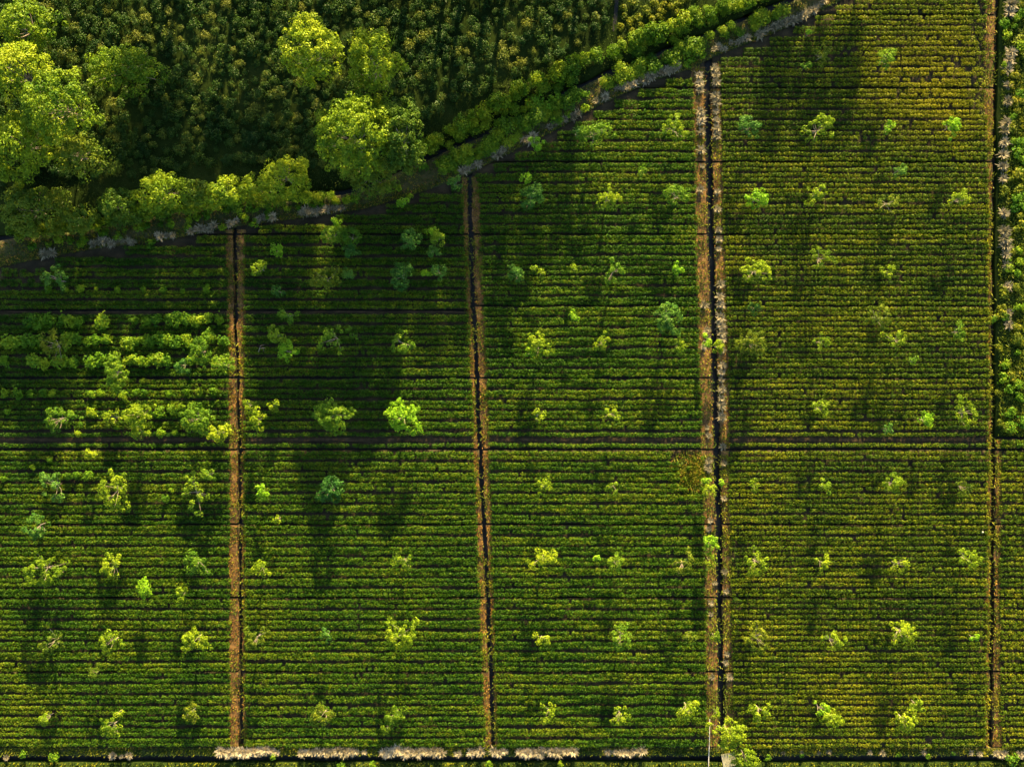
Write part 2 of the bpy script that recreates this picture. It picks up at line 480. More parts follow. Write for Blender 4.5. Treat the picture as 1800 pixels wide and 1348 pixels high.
order = {}
for p, b, y0, y1 in BLOCKS:
    beds = []
    if b == 6:                                 # the block with the path across it
        pitch = (y1 - y0) / 7.0
        if p['key'] == 4:
            beds = [(780, False)]
        else:
            beds = [(y0 + .3 + 18.35 * (i + .5), False) for i in range(5)] + [(763.2, True), (782.6, True)]
    elif b == 5 and p['key'] < 2:
        beds = [(550.2 + 18.9 * (i + .5), False) for i in range(6)]
    else:
        n = 7
        pitch = (y1 - y0) / n
        beds = [(y0 + .4 + pitch * (i + .5), False) for i in range(n)]
    for yc, single in beds:
        xl, xr = float(p['tl'](yc)) - rng.uniform(-.5, 3), float(p['tr'](yc)) + rng.uniform(-.5, 3)
        # the diagonal verge clips the upper rows
        if p['key'] < 4:
            xx = np.arange(xl, xr, 2.0)
            ok = DIAG(xx) < yc - 10
            if not ok.any(): continue
            xs0 = xx[np.argmax(ok)] if not ok[0] else xl
        else:
            xs0 = xl
        if xr - xs0 < 15: continue
        L = (xr - xs0) / 10
        clipped = xs0 > xl + 4
        special = (p['key'] == 3 and yc < 375) or (p['key'] == 2 and 785 < yc < 880) or clipped or (p['key'] == 3 and yc > 1290) or (p['key'] == 0 and yc < 505)
        if special:
            keep = lambda x, y, xs0=xs0, yc=yc: ~bare(xs0 + x * 10, yc - y * 10)
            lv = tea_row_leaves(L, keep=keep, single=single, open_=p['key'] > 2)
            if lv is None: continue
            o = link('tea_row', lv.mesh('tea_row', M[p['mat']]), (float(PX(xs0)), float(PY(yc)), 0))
        else:
            ms = full_variant(p, single)
            me, Lm = ms[int(rng.integers(len(ms)))]
            flip = rng.random() < .5
            o = link('tea_row', me, (float(PX(xr if flip else xs0)), float(PY(yc)), 0))
            o.scale = (L / Lm, 1, 1)
            o.rotation_euler = (0, 0, (math.pi if flip else 0) + rng.normal(0, .0009))
        k = order[(p['key'], b)] = order.get((p['key'], b), 0) + 1
        bn = ordinal(b - p['first'] + 1)
        kind = 'narrow tea row' if single else 'clipped tea row'
        tag(o, f"{kind}, {ordinal(k)} down, {bn} block of the {p['name']}", 'tea row', f"tea rows in the {p['name']}")

# ------------------------------------------------------------------ trees
def make_tree(name, px, py, r, mat, style='b', asp=1.0, ang=0.0, hgt=None, clump_r=.42, leaf=.25, rough_=1.0, base_shift=(0, 0)):
    R = r / 10.0
    hgt = hgt if hgt else min(7.0, 2.6 + 1.6 * R)
    zc = hgt - .45 * min(R, hgt * .5)
    tall = hgt > 7.01
    f = (H - zc) / H
    R *= f
    x, y = ground_at(px, py, zc)
    root = bpy.data.objects.new(name, None)
    col.objects.link(root)
    root.location = (x + base_shift[0], y + base_shift[1], 0)
    root.empty_display_size = .5
    bs = np.array([base_shift[0], base_shift[1], 0.])
    dens = {'b': 2.6, 's': 1.35, 'r': 1.95, 'v': .75}[style]
    n = max(4, int(dens * (1.35 if tall else 1) * (R / clump_r) ** 2 * asp))
    ca, sa = math.cos(ang), math.sin(ang)
    # an uneven outline: radius as a function of angle
    ph = rng.uniform(0, 2 * np.pi, 4); am = rng.uniform(.05, .2, 4) * rough_
    cl = []
    tries = 0
    while len(cl) < n and tries < n * 30:
        tries += 1
        a = rng.uniform(0, 2 * math.pi)
        lim = 1 + sum(am[i] * math.cos((i + 2) * a + ph[i]) for i in range(4)) * (1.4 if style in 'sv' else 1)
        q = math.sqrt(rng.random()) * lim
        if style in 'sv' and q < .25: continue
        u, v = q * R * math.cos(a), q * R * asp * math.sin(a)
        X_, Y_ = u * ca - v * sa, u * sa + v * ca
        depth = min((.85 if tall else .6) * R, hgt * .5)
        zz = hgt - .35 - depth * q ** 2 - (rng.random() ** 2) * depth * .9 * (1 if style in 'b' else .6)
        cl.append((X_, Y_, zz))
    cl = np.array(cl) - bs
    L = Leaves()
    for c in cl:
        cr = clump_r * rng.uniform(.7, 1.25)
        nl = int(34 * (clump_r / .44) ** 1.3 * (.3 / leaf) ** 1.0)
        clump(L, c, cr, nl, leaf, .5 + rng.normal(0, .14), flat=.62)
    crown = link('crown', L.mesh('crown', M[mat]), (0, 0, 0), root)
    # trunk and limbs
    paths = []
    tr = min(.15, (.03 + .011 * hgt) * (.75 if R < 1.5 else 1.0))
    fork = hgt * .38
    lean = rng.normal(0, .12, 2)
    top = np.array([-bs[0] * .5 + lean[0], -bs[1] * .5 + lean[1], fork])
    paths.append(([(0, 0, -.1), (top[0] * .4, top[1] * .5, fork * .5), top], [tr * 1.3, tr, tr * .8]))
    m = min(len(cl), 4 if R < 1.2 else 8 if R < 3 else 16)
    for c in cl[rng.permutation(len(cl))[:m]]:
        c = c - [0, 0, clump_r * .45]
        mid = top * .45 + c * .55 + rng.normal(0, .12, 3); mid[2] = top[2] * .5 + c[2] * .5 - .2
        paths.append(([top - [0, 0, .1], mid, c], [tr * .6, tr * .4, tr * .15]))
    V, Q = tubes(paths)
    link('trunk', new_mesh('trunk', V, Q, M['bark'], smooth=True), (0, 0, 0), root)
    return root

SIZE = lambda r: 'tiny' if r < 9 else 'small' if r < 14 else '' if r < 21 else 'broad'
WORD = dict(green='green', bright='vivid bright green', yellow='yellow-green', blue='bluish green', olive='olive green', shrub='fresh green')
FORM = dict(b='bushy', s='sparse', r='loose', v='bare-branched')

TREES = [  # px, py, radius, leaf, style, aspect, angle
 # plot with the overgrown bushes
 (95,490,25,'blue','s',.8,.3),(98,735,21,'green','s',1.2,-.5),(195,735,15,'yellow','s',1,.2),(240,730,25,'yellow','b',.85,0),(240,760,12,'yellow','b',1,0),(343,737,26,'green','b',1.15,1.2),
 (200,655,17,'green','b',2.0,0),(350,617,19,'green','b',1.5,.1),(90,603,24,'olive','s',.9,0),(318,642,13,'blue','b',1,0),(383,762,20,'yellow','b',.8,0),(390,640,20,'green','b',.8,.2),
 (158,797,11,'yellow','r',.8,-.5),(88,855,20,'blue','s',1.3,.4),(198,863,25,'yellow','s',1.6,.15),(338,868,20,'green','v',1.8,.2),(365,834,14,'green','r',.7,0),(60,925,22,'blue','s',1.1,0),
 (70,1003,31,'yellow','s',1.1,.6),(193,995,18,'yellow','r',1.1,.4),(250,1035,13,'bright','b',1.05,0),(317,1047,9,'yellow','r',2.0,-.3),(342,990,20,'green','r',1.0,.5),(88,1130,22,'olive','s',1.1,-.5),
 (192,1130,22,'yellow','s',.8,.1),(342,1125,24,'yellow','r',.85,.3),(160,1187,9,'olive','r',1,0),(78,1265,13,'yellow','r',.8,.6),(192,1280,18,'yellow','r',.9,0),(205,1255,7,'yellow','r',1,0),(333,1255,14,'olive','r',1,0),
 (100,1009,8,'green','r',1,0),
 # plot with two bright round trees
 (455,472,16,'yellow','r',.8,0),(484,440,11,'bright','b',1.1,0),(487,513,11,'blue','r',.8,0),(583,412,18,'green','b',.9,0),(615,415,16,'green','b',1,0),(613,438,12,'blue','b',1.2,0),(590,389,8,'bright','b',1,0),
 (720,421,16,'blue','b',1.2,.2),(770,417,13,'green','b',1,.5),(760,440,11,'blue','b',1,0),(758,407,8,'bright','b',1,0),(570,490,25,'olive','r',.8,.5),(612,483,11,'blue','b',1,0),(704,485,18,'blue','b',1.4,-.2),
 (770,478,14,'blue','b',.8,0),(750,481,8,'bright','b',1,0),(505,555,20,'green','r',.5,-.2),(484,588,15,'green','b',1,0),(503,617,16,'bright','b',1,0),(588,596,29,'green','v',.9,0),(705,605,19,'green','s',1,.2),
 (583,732,30,'green','b',.95,0),(707,733,29,'bright','b',.95,0),(480,713,10,'yellow','b',.8,.4),(450,738,15,'yellow','r',1.2,.2),(460,865,10,'bright','b',1.2,0),(580,863,22,'blue','b',.95,0),(487,912,6,'yellow','r',1,0),
 (456,1000,15,'yellow','r',.9,.6),(708,988,16,'yellow','s',.9,.2),(448,1125,22,'olive','s',.9,.5),(574,1117,11,'blue','r',1,0),(705,1118,27,'yellow','r',1.05,.3),(567,1260,20,'olive','r',1,.2),(695,1260,19,'yellow','r',.9,.5),
 (678,1284,6,'yellow','b',1,0),(707,354,9,'bright','b',1,0),(798,320,11,'blue','r',1.3,0),(436,712,8,'yellow','r',1,0),
 # plot with the golden weedy corner
 (925,313,9,'bright','b',1,0),(935,345,23,'blue','b',.85,0),(1047,232,32,'green','r',.55,.1),(1015,230,12,'blue','r',.6,.4),(1188,222,19,'yellow','r',1.1,.2),(1127,300,8,'green','r',1.2,0),(1068,347,20,'yellow','r',.95,.2),(1190,342,22,'green','r',.8,0),
 (943,250,12,'bright','b',1,0),(908,479,13,'blue','b',1.05,0),(938,470,5,'yellow','r',1,0),(952,478,5,'yellow','r',1,0),(1010,471,6,'yellow','r',.8,0),(1081,476,16,'green','s',1.3,.2),(1190,473,10,'bright','b',1,0),(1008,553,10,'bright','r',.8,-.6),
 (1178,560,24,'blue','r',1.1,0),(946,606,20,'yellow','b',1.15,.2),(932,622,9,'bright','b',1,0),(1060,600,13,'yellow','r',1,.7),(1193,607,11,'yellow','r',1,.5),(947,730,10,'yellow','r',1,0),(1077,728,14,'yellow','s',.9,0),
 (957,857,14,'yellow','s',1,.3),(1080,857,11,'yellow','s',1,0),(955,983,21,'yellow','r',.8,.2),(1051,980,5,'bright','b',1,0),(1083,990,13,'green','r',1.1,.3),(1205,993,22,'olive','s',.8,.1),(954,1125,14,'yellow','s',.95,.3),
 (1093,1120,18,'green','r',1.2,-.2),(1213,1122,11,'olive','r',1.1,0),(964,1255,11,'yellow','s',1.7,.1),(1090,1260,18,'yellow','s',.8,.1),(1210,1248,23,'yellow','r',.6,.6),
 # widest plot
 (1445,95,13,'olive','s',1.2,-.4),(1420,112,10,'green','s',.8,0),(1560,100,18,'green','r',.85,.1),(1423,58,4,'bright','b',1,0),(1320,222,21,'blue','r',.8,0),(1443,222,28,'yellow','s',.7,.8),(1565,222,9,'bright','r',1,0),(1675,220,15,'bright','r',1.3,.3),
 (1333,348,20,'bright','b',.8,0),(1440,338,21,'yellow','s',.7,.3),(1582,300,11,'blue','r',1,0),(1567,355,17,'olive','s',.8,.2),(1688,350,18,'yellow','s',.9,.4),(1330,475,25,'yellow','r',.85,-.2),(1447,455,18,'yellow','v',1.2,-.3),(1565,475,12,'yellow','s',1.2,.3),
 (1323,602,26,'olive','r',.85,.3),(1328,541,10,'blue','r',1,0),(1448,600,15,'yellow','s',.8,0),(1548,555,21,'olive','s',1,0),(1580,597,17,'yellow','s',.9,-.4),(1688,583,14,'green','s',1,0),(1443,718,16,'yellow','s',1,-.4),(1630,738,13,'bright','r',1,0),
 (1702,727,19,'yellow','s',1.3,.2),(1562,755,9,'blue','r',1,0),(1608,634,8,'green','r',.8,0),(1328,853,11,'yellow','s',1.1,.2),(1452,857,11,'green','r',1,0),(1575,852,21,'yellow','r',.8,-.3),(1698,857,11,'olive','s',1.2,0),(1333,990,22,'yellow','s',.8,0),
 (1448,990,12,'yellow','r',1,0),(1583,993,19,'yellow','v',.8,0),(1707,985,19,'yellow','r',.85,.3),(1333,1125,20,'olive','s',1.1,-.4),(1465,1128,18,'yellow','s',.9,0),(1590,1113,22,'yellow','r',.9,0),(1717,1122,9,'bright','r',.6,0),
 (1338,1252,20,'yellow','s',1.1,.3),(1447,1248,13,'bright','r',.9,-.6),(1466,1266,20,'yellow','b',.7,-.4),(1615,1240,12,'yellow','s',1.3,-.2),(1595,1268,20,'yellow','r',.9,.3),
 # along the wide ditch
 (1243,598,9,'bright','b',1,0),(1263,609,10,'yellow','b',1.1,0),(1244,846,7,'bright','b',1,0),(1248,864,10,'yellow','b',1,0),(1250,955,13,'bright','b',1.2,0),(1249,985,11,'yellow','r',1.1,0),(1258,1120,9,'yellow','b',1,0),(1269,848,5,'bright','b',1,0),(1259,1256,8,'yellow','b',.8,0),
 (1284,1292,27,'yellow','b',.95,0),(1313,1334,22,'yellow','b',.9,.3),
]
def where(px, py):
    y = py
    if px < dA(y): p = PLOTS[0]
    elif px < dB(y): p = PLOTS[1]
    elif px < teaC_l(y): p = PLOTS[2]
    elif px < teaC_r(y): p = None
    else: p = PLOTS[3]
    b = max(i for i in range(len(CROSS) - 1) if CROSS[i] <= y or i == 0)
    return p, b
cells = {}
for i, tr in enumerate(TREES):
    p, b = where(tr[0], tr[1])
    if p is None or tr[1] > 1300 or 1270 < tr[0] < 1300 and tr[1] > 1280: cells.setdefault('ditch', []).append(i)
    else:
        b = max(b, p['first'])
        cells.setdefault((p['key'], b), []).append(i)
for key, idx in cells.items():
    idx.sort(key=(lambda i: TREES[i][1]) if key == 'ditch' else (lambda i: TREES[i][0]))
    for k, i in enumerate(idx):
        px, py, r, leaf, style, asp, ang = TREES[i]
        o = make_tree('shade_tree', px, py, r, leaf, style, asp, ang)
        look = f"{SIZE(r)} {WORD[leaf]} {FORM[style]}".strip()
        if key == 'ditch':
            tag(o, f"{look} tree beside the wide tussock ditch, {ordinal(k + 1)} counting from the top", 'tree', 'trees along the wide ditch')
        else:
            p = PLOTS[key[0]]
            pos = f"{ordinal(k + 1)} from left" if len(idx) > 1 else 'alone'
            tag(o, f"{look} tree, {pos}, {ordinal(key[1] - p['first'] + 1)} block, {p['name'].replace('with the', 'with').replace('two bright round', 'two round')}", 'tree', 'shade trees standing in the tea')

# the tall trees above the stream: px, py, radius, leaf, height, aspect, angle, label
TALL = [
 (40,42,50,'big','b',11,.95,0,'round lumpy tree in the top corner of the picture'),
 (20,120,58,'big','b',16,.9,0,'huge bright yellow-green tree cut by the edge under the corner tree'),
 (88,178,62,'big','b',18,1.0,0,'tallest bright tree of the corner group, lit on its crown'),
 (25,250,72,'big','b',14,.85,0,'wide tree below the tallest one, cut by the picture edge'),
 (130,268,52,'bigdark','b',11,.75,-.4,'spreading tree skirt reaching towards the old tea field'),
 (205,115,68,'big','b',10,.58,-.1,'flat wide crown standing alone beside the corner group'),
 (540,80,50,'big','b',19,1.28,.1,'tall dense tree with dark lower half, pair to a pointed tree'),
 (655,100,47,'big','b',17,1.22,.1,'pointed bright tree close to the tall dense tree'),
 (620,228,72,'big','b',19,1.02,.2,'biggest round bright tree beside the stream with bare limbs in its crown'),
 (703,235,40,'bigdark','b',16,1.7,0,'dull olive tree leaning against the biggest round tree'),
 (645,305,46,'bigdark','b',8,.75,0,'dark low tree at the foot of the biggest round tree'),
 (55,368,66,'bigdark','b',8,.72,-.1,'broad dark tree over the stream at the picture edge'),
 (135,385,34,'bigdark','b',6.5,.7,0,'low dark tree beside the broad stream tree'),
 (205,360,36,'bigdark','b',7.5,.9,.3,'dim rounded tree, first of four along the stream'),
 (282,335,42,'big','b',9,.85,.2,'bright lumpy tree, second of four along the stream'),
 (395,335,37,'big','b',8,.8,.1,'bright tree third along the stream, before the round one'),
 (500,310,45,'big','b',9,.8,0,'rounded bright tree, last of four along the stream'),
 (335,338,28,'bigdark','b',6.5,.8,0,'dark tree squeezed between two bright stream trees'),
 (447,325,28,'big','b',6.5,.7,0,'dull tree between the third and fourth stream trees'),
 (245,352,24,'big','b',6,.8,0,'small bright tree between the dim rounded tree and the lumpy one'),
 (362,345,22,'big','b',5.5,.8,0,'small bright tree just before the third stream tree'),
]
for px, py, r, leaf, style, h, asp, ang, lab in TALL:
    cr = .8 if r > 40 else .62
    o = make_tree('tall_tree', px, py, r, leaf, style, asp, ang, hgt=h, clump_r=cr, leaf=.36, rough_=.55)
    tag(o, lab, 'tree', 'tall trees above the stream')

# ------------------------------------------------------------------ bushes: a few meshes, each copied as an object of its own
def bush_mesh(name, r, h, n_clump, mat, leaf=.26, per=26, spread=.62):
    L = Leaves()
    for i in range(n_clump):
        a = rng.uniform(0, 2 * np.pi); q = math.sqrt(rng.random()) * spread
        c = (q * r * math.cos(a), q * r * math.sin(a), h * (.58 - .25 * q) + rng.normal(0, .05 * h))
        clump(L, c, r * rng.uniform(.34, .52), per, leaf, .5 + rng.normal(0, .13), flat=.8, up=.3)
    k = 14                                     # foliage low down, so that no ground shows through the middle
    p = rng.normal(0, r * .35, (k, 3)); p[:, 2] = rng.uniform(.15, .4, k) * h
    L.add(p, rng.normal(0, .5, (k, 3)) + [0, 0, 1], r * .55, .25)
    return L.mesh(name, mat)

# overgrown bushes in lines through the first plot: px, py, radius
OVER = {
 508: [(82,508,8),(115,509,5),(140,507,9),(167,507,5),(205,509,7),(250,508,6),(285,510,8),(320,511,6),(362,507,9),(345,478,7)],
 563: [(52,566,10),(66,563,12),(85,564,11),(108,562,9),(121,563,12),(137,566,10),(180,565,13),(235,562,7),(255,564,9),(270,563,11),(296,561,10),(310,562,12),(326,562,11),(346,562,11),(365,560,10),(385,561,8)],
 600: [(12,600,11),(30,600,10),(45,597,11),(60,600,11),(118,598,13),(133,596,12),(155,601,9),(170,599,10),(185,597,10),(225,604,12),(240,598,8),(254,597,10),(266,596,11),(280,595,12),(294,598,11),(310,601,12),(326,598,10),(371,592,9),(392,598,10)],
 635: [(5,636,10),(58,635,13),(76,638,11),(105,634,12),(128,637,10),(158,635,12),(172,632,11),(222,633,8),(236,631,11),(248,634,9),(263,634,11),(277,632,12),(291,633,11),(335,633,10)],
 692: [(5,691,9),(31,692,11),(52,692,8),(74,691,9),(90,692,8),(160,693,9),(176,692,8),(215,697,9),(236,690,8),(251,690,7),(296,694,7),(325,688,8),(350,688,9),(373,688,9)],
 740: [(12,724,7),(123,725,7),(160,726,12),(204,752,6),(280,725,11),(303,721,12),(318,717,9),(135,762,7),(259,762,6),(281,762,9),(307,761,8)],
 835: [(55,822,6),(85,809,6),(3,841,7),(117,838,9),(131,835,9),(153,836,11),(290,878,8),(300,862,6)],
}
om = [bush_mesh('overgrown_bush', 1.0, 1.75, 14, M['shrub'], leaf=.25, per=24) for _ in range(6)]
LN = {508: 'faint line below the bluish tree', 563: 'topmost leafy line', 600: 'longest leafy line', 635: 'leafy line under the longest one', 692: 'line of scattered round bushes', 740: 'line between the yellow trees', 835: 'lowest line of scattered bushes'}
for yy, lst in OVER.items():
    for k, (px, py, r) in enumerate(sorted(lst)):
        x, y = ground_at(px, py, 1.2)
        o = link('overgrown_bush', om[int(rng.integers(6))], (x, y, 0))
        s = r / 10. * (1.25 if yy in (563, 600, 635) else 1.0)
        o.scale = (s * rng.uniform(1, 1.25), s * rng.uniform(.85, 1.05), .55 + .5 * s)
        o.rotation_euler = (0, 0, rng.uniform(0, 6.28))
        tag(o, f"{'small' if r < 8 else 'leafy'} overgrown tea bush, {ordinal(k + 1)} from left in the {LN[yy]}", 'bush', 'overgrown bushes in the first plot')

# hedge of two strips along the stream, and the shrubs in front of it
hm = [bush_mesh('hedge_shrub', 1.5, 2.6, 22, M['hedge'], leaf=.28, per=26) for _ in range(6)]
def along(xs, ys, step, jit):
    xs, ys = np.array(xs, float), np.array(ys, float)
    dd = np.r_[0, np.cumsum(np.hypot(np.diff(xs), np.diff(ys)))]
    s = np.arange(step * .4, dd[-1], step)
    return np.interp(s, dd, xs) + rng.normal(0, jit, len(s)), np.interp(s, dd, ys) + rng.normal(0, jit, len(s))
STRIPS = [
 ('upper hedge strip', [735,800,900,1000,1050], [256,224,160,114,90], 12, 16, 4.2),
 ('bright upper strip of the hedge', [1068,1130,1200,1260,1330,1400,1460], [86,58,34,12,-8,-36,-62], 12, 16, 3.8),
 ('second line of the dark hedge', [750,830,900,960,1020], [268,226,190,158,130], 13, 13, 2.2),
 ('bright second line of the hedge', [1085,1150,1210,1270,1330], [100,72,48,24,4], 14, 13, 2.2),
 ('lower hedge strip', [775,850,930,1010], [290,250,205,162], 13, 16, 2.6),
 ('lower bright hedge strip', [1060,1120,1210,1300,1385], [150,120,80,44,10], 13, 16, 2.6),
 ('low shrubs under the stream trees', [10,80,160,240,330,420,520,600], [402,408,395,378,362,352,345,348], 15, 16, 2.6),
 ('lowest fringe of the hedge', [790,860,940,985], [292,262,214,190], 15, 12, 1.5),
]
for name, xs, ys, step, r, h in STRIPS:
    gx, gy = along(xs, ys, step, 4.2)
    for k in range(len(gx)):
        x, y = ground_at(gx[k], gy[k], h * .7)
        o = link('hedge_shrub', hm[int(rng.integers(6))], (x, y, 0))
        s = r / 15 * rng.uniform(.55, 1.22)
        o.scale = (s, s, h / 2.6 * rng.uniform(.55, 1.2)); o.rotation_euler = (0, 0, rng.uniform(0, 6.28))
        tag(o, f"dense shrub, {ordinal(k + 1)} from left in the {name}", 'shrub', name)

# single weedy shrubs on the verge, the weedy strip and the bottom edge
vm_ = [bush_mesh('verge_shrub', .9, 1.2, 9, M['shrub'], leaf=.24, per=20) for _ in range(4)]
VS = [(265,428,11),(430,382,11),(445,392,10),(470,380,8),(390,398,8),(330,400,9),(250,400,10),(140,430,9),(145,420,8),(205,415,10),(745,293,11),(800,280,12),(830,272,10),(985,212,9),(1028,190,10),(1020,165,12),(1092,130,14),(1110,125,12),(1140,112,10),(1195,80,11),(1212,108,13),(1235,95,9),
      (720,345,8),(560,352,9),(610,350,10),(420,368,12),(1075,145,11),(940,180,20),(960,190,18),(975,178,20),(300,395,8),(870,262,9),(1000,200,8)]
for x_ in list(range(60, 700, 22)) + list(range(770, 1040, 26)):
    a_, b_ = float(STREAM(x_)) + 14, float(DIAG(x_)) - 20
    VS.append((x_ + float(rng.uniform(-8, 8)), a_ + (b_ - a_) * float(rng.random()), float(rng.uniform(6, 12))))
for k, (px, py, r) in enumerate(sorted(VS)):
    x, y = ground_at(px, py, .9)
    o = link('verge_shrub', vm_[int(rng.integers(4))], (x, y, 0)); s = r / 9.
    o.scale = (s, s, .6 + .5 * s); o.rotation_euler = (0, 0, rng.uniform(0, 6.28))
    tag(o, f"loose green shrub on the verge between stream and tea, {ordinal(k + 1)} from left", 'shrub', 'shrubs on the diagonal verge')
wm = [bush_mesh('weedy_shrub', .9, 1.1, 9, M['weed'], leaf=.26, per=20) for _ in range(4)]
WS = [(1795,70,12),(1785,130,10),(1796,250,12),(1790,305,13),(1792,335,12),(1785,365,11),(1763,538,9),(1760,552,12),(1749,561,8),(1790,540,9),(1757,612,8),(1770,640,9),(1765,665,12),(1780,667,9),(1755,690,7),(1774,727,10),(1761,745,8),(1770,752,11),(1790,695,8),(1778,758,9),(1795,600,10),(1793,780,8),(1768,40,12),(1790,30,9),(1782,205,9),(1795,165,12),(1780,442,8),(1795,460,9)]
WS += [(1800 - 36 * rng.random() ** 1.6, float(y_ + rng.uniform(-6, 6)), rng.uniform(7, 14)) for y_ in range(-8, 770, 17)]
gw = wm + vm_
for k, (px, py, r) in enumerate(sorted(WS, key=lambda q: q[1])):
    x, y = ground_at(px, py, .8)
    o = link('weedy_shrub', gw[int(rng.integers(8))], (x, y, 0)); s = r / 9.
    o.scale = (s * 1.1, s * .9, .6 + .4 * s); o.rotation_euler = (0, 0, rng.uniform(0, 6.28))
    tag(o, f"weedy shrub beyond the last ditch, {ordinal(k + 1)} counting down from the top", 'shrub', 'weeds beyond the last ditch')
CS = [(1095,14,9),(1114,6,11),(1121,30,10),(1136,19,11),(1106,38,9),(1090,46,9),(1150,6,10),(1147,34,9),(1112,54,8),(1128,44,8),(1163,18,8),(1098,27,7),(1090,68,7),(1180,10,9),(1195,2,10),(1176,-4,9),(1210,-8,9),(1168,6,7),(1190,20,7),(1225,-14,9),(1160,28,8)]
for k, (px, py, r) in enumerate(sorted(CS)):
    x, y = ground_at(px, py, .8)
    o = link('weedy_shrub', wm[int(rng.integers(4))], (x, y, 0)); s = r / 9.
    o.scale = (s * 1.1, s * .9, .6 + .4 * s); o.rotation_euler = (0, 0, rng.uniform(0, 6.28))
    tag(o, f"weedy shrub, {ordinal(k + 1)} from left in the grassy corner between channel and hedge", 'shrub', 'weeds between channel and hedge')
BS = [(1779,1333,14),(1581,1327,6),(1632,1330,6),(1677,1325,5),(1410,1328,5),(40,1326,9),(95,1330,11),(600,1345,9),(655,1345,10),(480,1330,8),(1350,1332,7),(860,1344,8),(985,1342,7)]
for k, (px, py, r) in enumerate(sorted(BS)):
    x, y = ground_at(px, py, .6)
    o = link('verge_shrub', vm_[int(rng.integers(4))], (x, y, 0)); s = r / 9.
    o.scale = (s, s, .5 + .4 * s); o.rotation_euler = (0, 0, rng.uniform(0, 6.28))
    tag(o, f"low green shrub along the bottom ditch, {ordinal(k + 1)} from left", 'shrub', 'shrubs along the bottom ditch')

# the old unpruned tea field above the stream
track_x = [-100, 0, 100, 240, 330, 420, 560, 640, 730, 850, 960, 1050, 1085]
track_y = [330, 330, 312, 312, 298, 283, 300, 290, 212, 160, 116, 66, 8]
pts = []
cand = np.stack([rng.uniform(-60, 1092, 24000), rng.uniform(-70, 320, 24000)], 1)
lim = np.interp(cand[:, 0], track_x, track_y) - 6
cand = cand[cand[:, 1] < lim]
gridc = {}
def holes(x, y):
    for cx, cy, rx, ry in ((232, 200, 10, 26), (1010, 62, 60, 10), (360, 140, 16, 14), (880, 130, 24, 12), (430, 265, 40, 10), (820, 20, 14, 22), (310, 255, 20, 8)):
        if ((x - cx) / rx) ** 2 + ((y - cy) / ry) ** 2 < 1: return True
    return False
for x, y in cand:
    if holes(x, y): continue
    gx, gy = int(x // 20), int(y // 20)
    md = 14.5 + 2.5 * math.sin(x * .021 + 1) * math.sin(y * .03)
    bad = False
    for i in (-1, 0, 1):
        for j in (-1, 0, 1):
            for (a, b) in gridc.get((gx + i, gy + j), ()):
                if (a - x) ** 2 + (b - y) ** 2 < md * md: bad = True; break
            if bad: break
        if bad: break
    if not bad:
        gridc.setdefault((gx, gy), []).append((x, y)); pts.append((x, y))
tm = [bush_mesh('old_tea_bush', 1.1, 1.6, 17, M['tea_wild'], leaf=.22, per=24, spread=.72) for _ in range(8)]
def hidden(x, y):                              # under the crowns of the tall trees
    return any(((x - q[0]) / (q[2] * .85)) ** 2 + ((y - q[1]) / (q[2] * q[6] * .85)) ** 2 < 1 for q in TALL)
vis = [q for q in pts if 4 < q[0] and 4 < q[1] and not hidden(*q)]
rest = [q for q in pts if q not in set(vis) and q[0] > -30 and q[1] > -32]
random.shuffle(vis)
ZONES = [
 (lambda x, y: x < 330 and y < 60, 'rounded old tea bush near the corner trees, in the top strip'),
 (lambda x, y: x < 330, 'rounded old tea bush between the corner trees and the stream trees'),
 (lambda x, y: x < 520 and y < 140, 'brownish old tea bush before the tall dense tree, towards the top'),
 (lambda x, y: x < 600, 'brownish old tea bush in the field above the four stream trees'),
 (lambda x, y: x < 740, 'shaded old tea bush close to the pointed bright tree'),
 (lambda x, y: x < 900 and y < 90, 'dim old tea bush past the pointed tree, along the top edge'),
 (lambda x, y: x < 900, 'dim old tea bush just above the dark hedge strip'),
 (lambda x, y: True, 'dull old tea bush between the grassy track and the little channel'),
]
def place_old(q):
    x, y = ground_at(q[0], q[1], .9)
    s = rng.choice([rng.uniform(.5, .75), rng.uniform(.75, 1.0), rng.uniform(1.0, 1.25)], p=[.25, .5, .25])
    return x, y, s
for q in vis[:290]:
    x, y, s = place_old(q)
    o = link('old_tea_bush', tm[int(rng.integers(8))], (x, y, 0))
    o.scale = (s, s, s * rng.uniform(.6, 1.0)); o.rotation_euler = (0, 0, rng.uniform(0, 6.28))
    for f, lab in ZONES:
        if f(*q): break
    if s < .75: lab = 'small ' + lab
    elif s > 1.0: lab = 'broad ' + lab
    tag(o, lab, 'bush', lab.replace('bush', 'bushes'))
# the rest of them, past the first three hundred, as one mass
src = []
for me in tm:
    v = np.empty(len(me.vertices) * 3, np.float32); me.vertices.foreach_get('co', v)
    tt_ = np.empty(len(me.vertices), np.float32); me.attributes['tint'].data.foreach_get('value', tt_)
    src.append((v.reshape(-1, 3), tt_))
VV, TT = [], []
for q in rest + vis[290:]:
    x, y, s = place_old(q)
    v, tq = src[int(rng.integers(8))]
    a = rng.uniform(0, 6.28); ca, sa = math.cos(a), math.sin(a)
    w = v * s
    VV.append(np.stack([w[:, 0] * ca - w[:, 1] * sa + x, w[:, 0] * sa + w[:, 1] * ca + y, w[:, 2]], 1)); TT.append(np.clip(tq + rng.normal(0, .12), 0, 1))
v = np.concatenate(VV)
tag(link('tea_thicket', new_mesh('tea_thicket', v, np.arange(len(v)).reshape(-1, 4), M['tea_wild'], np.concatenate(TT))), 'old tea bushes filling in the rest of the upper field', 'bushes', kind='stuff')
print('old bushes', len(vis), len(rest))

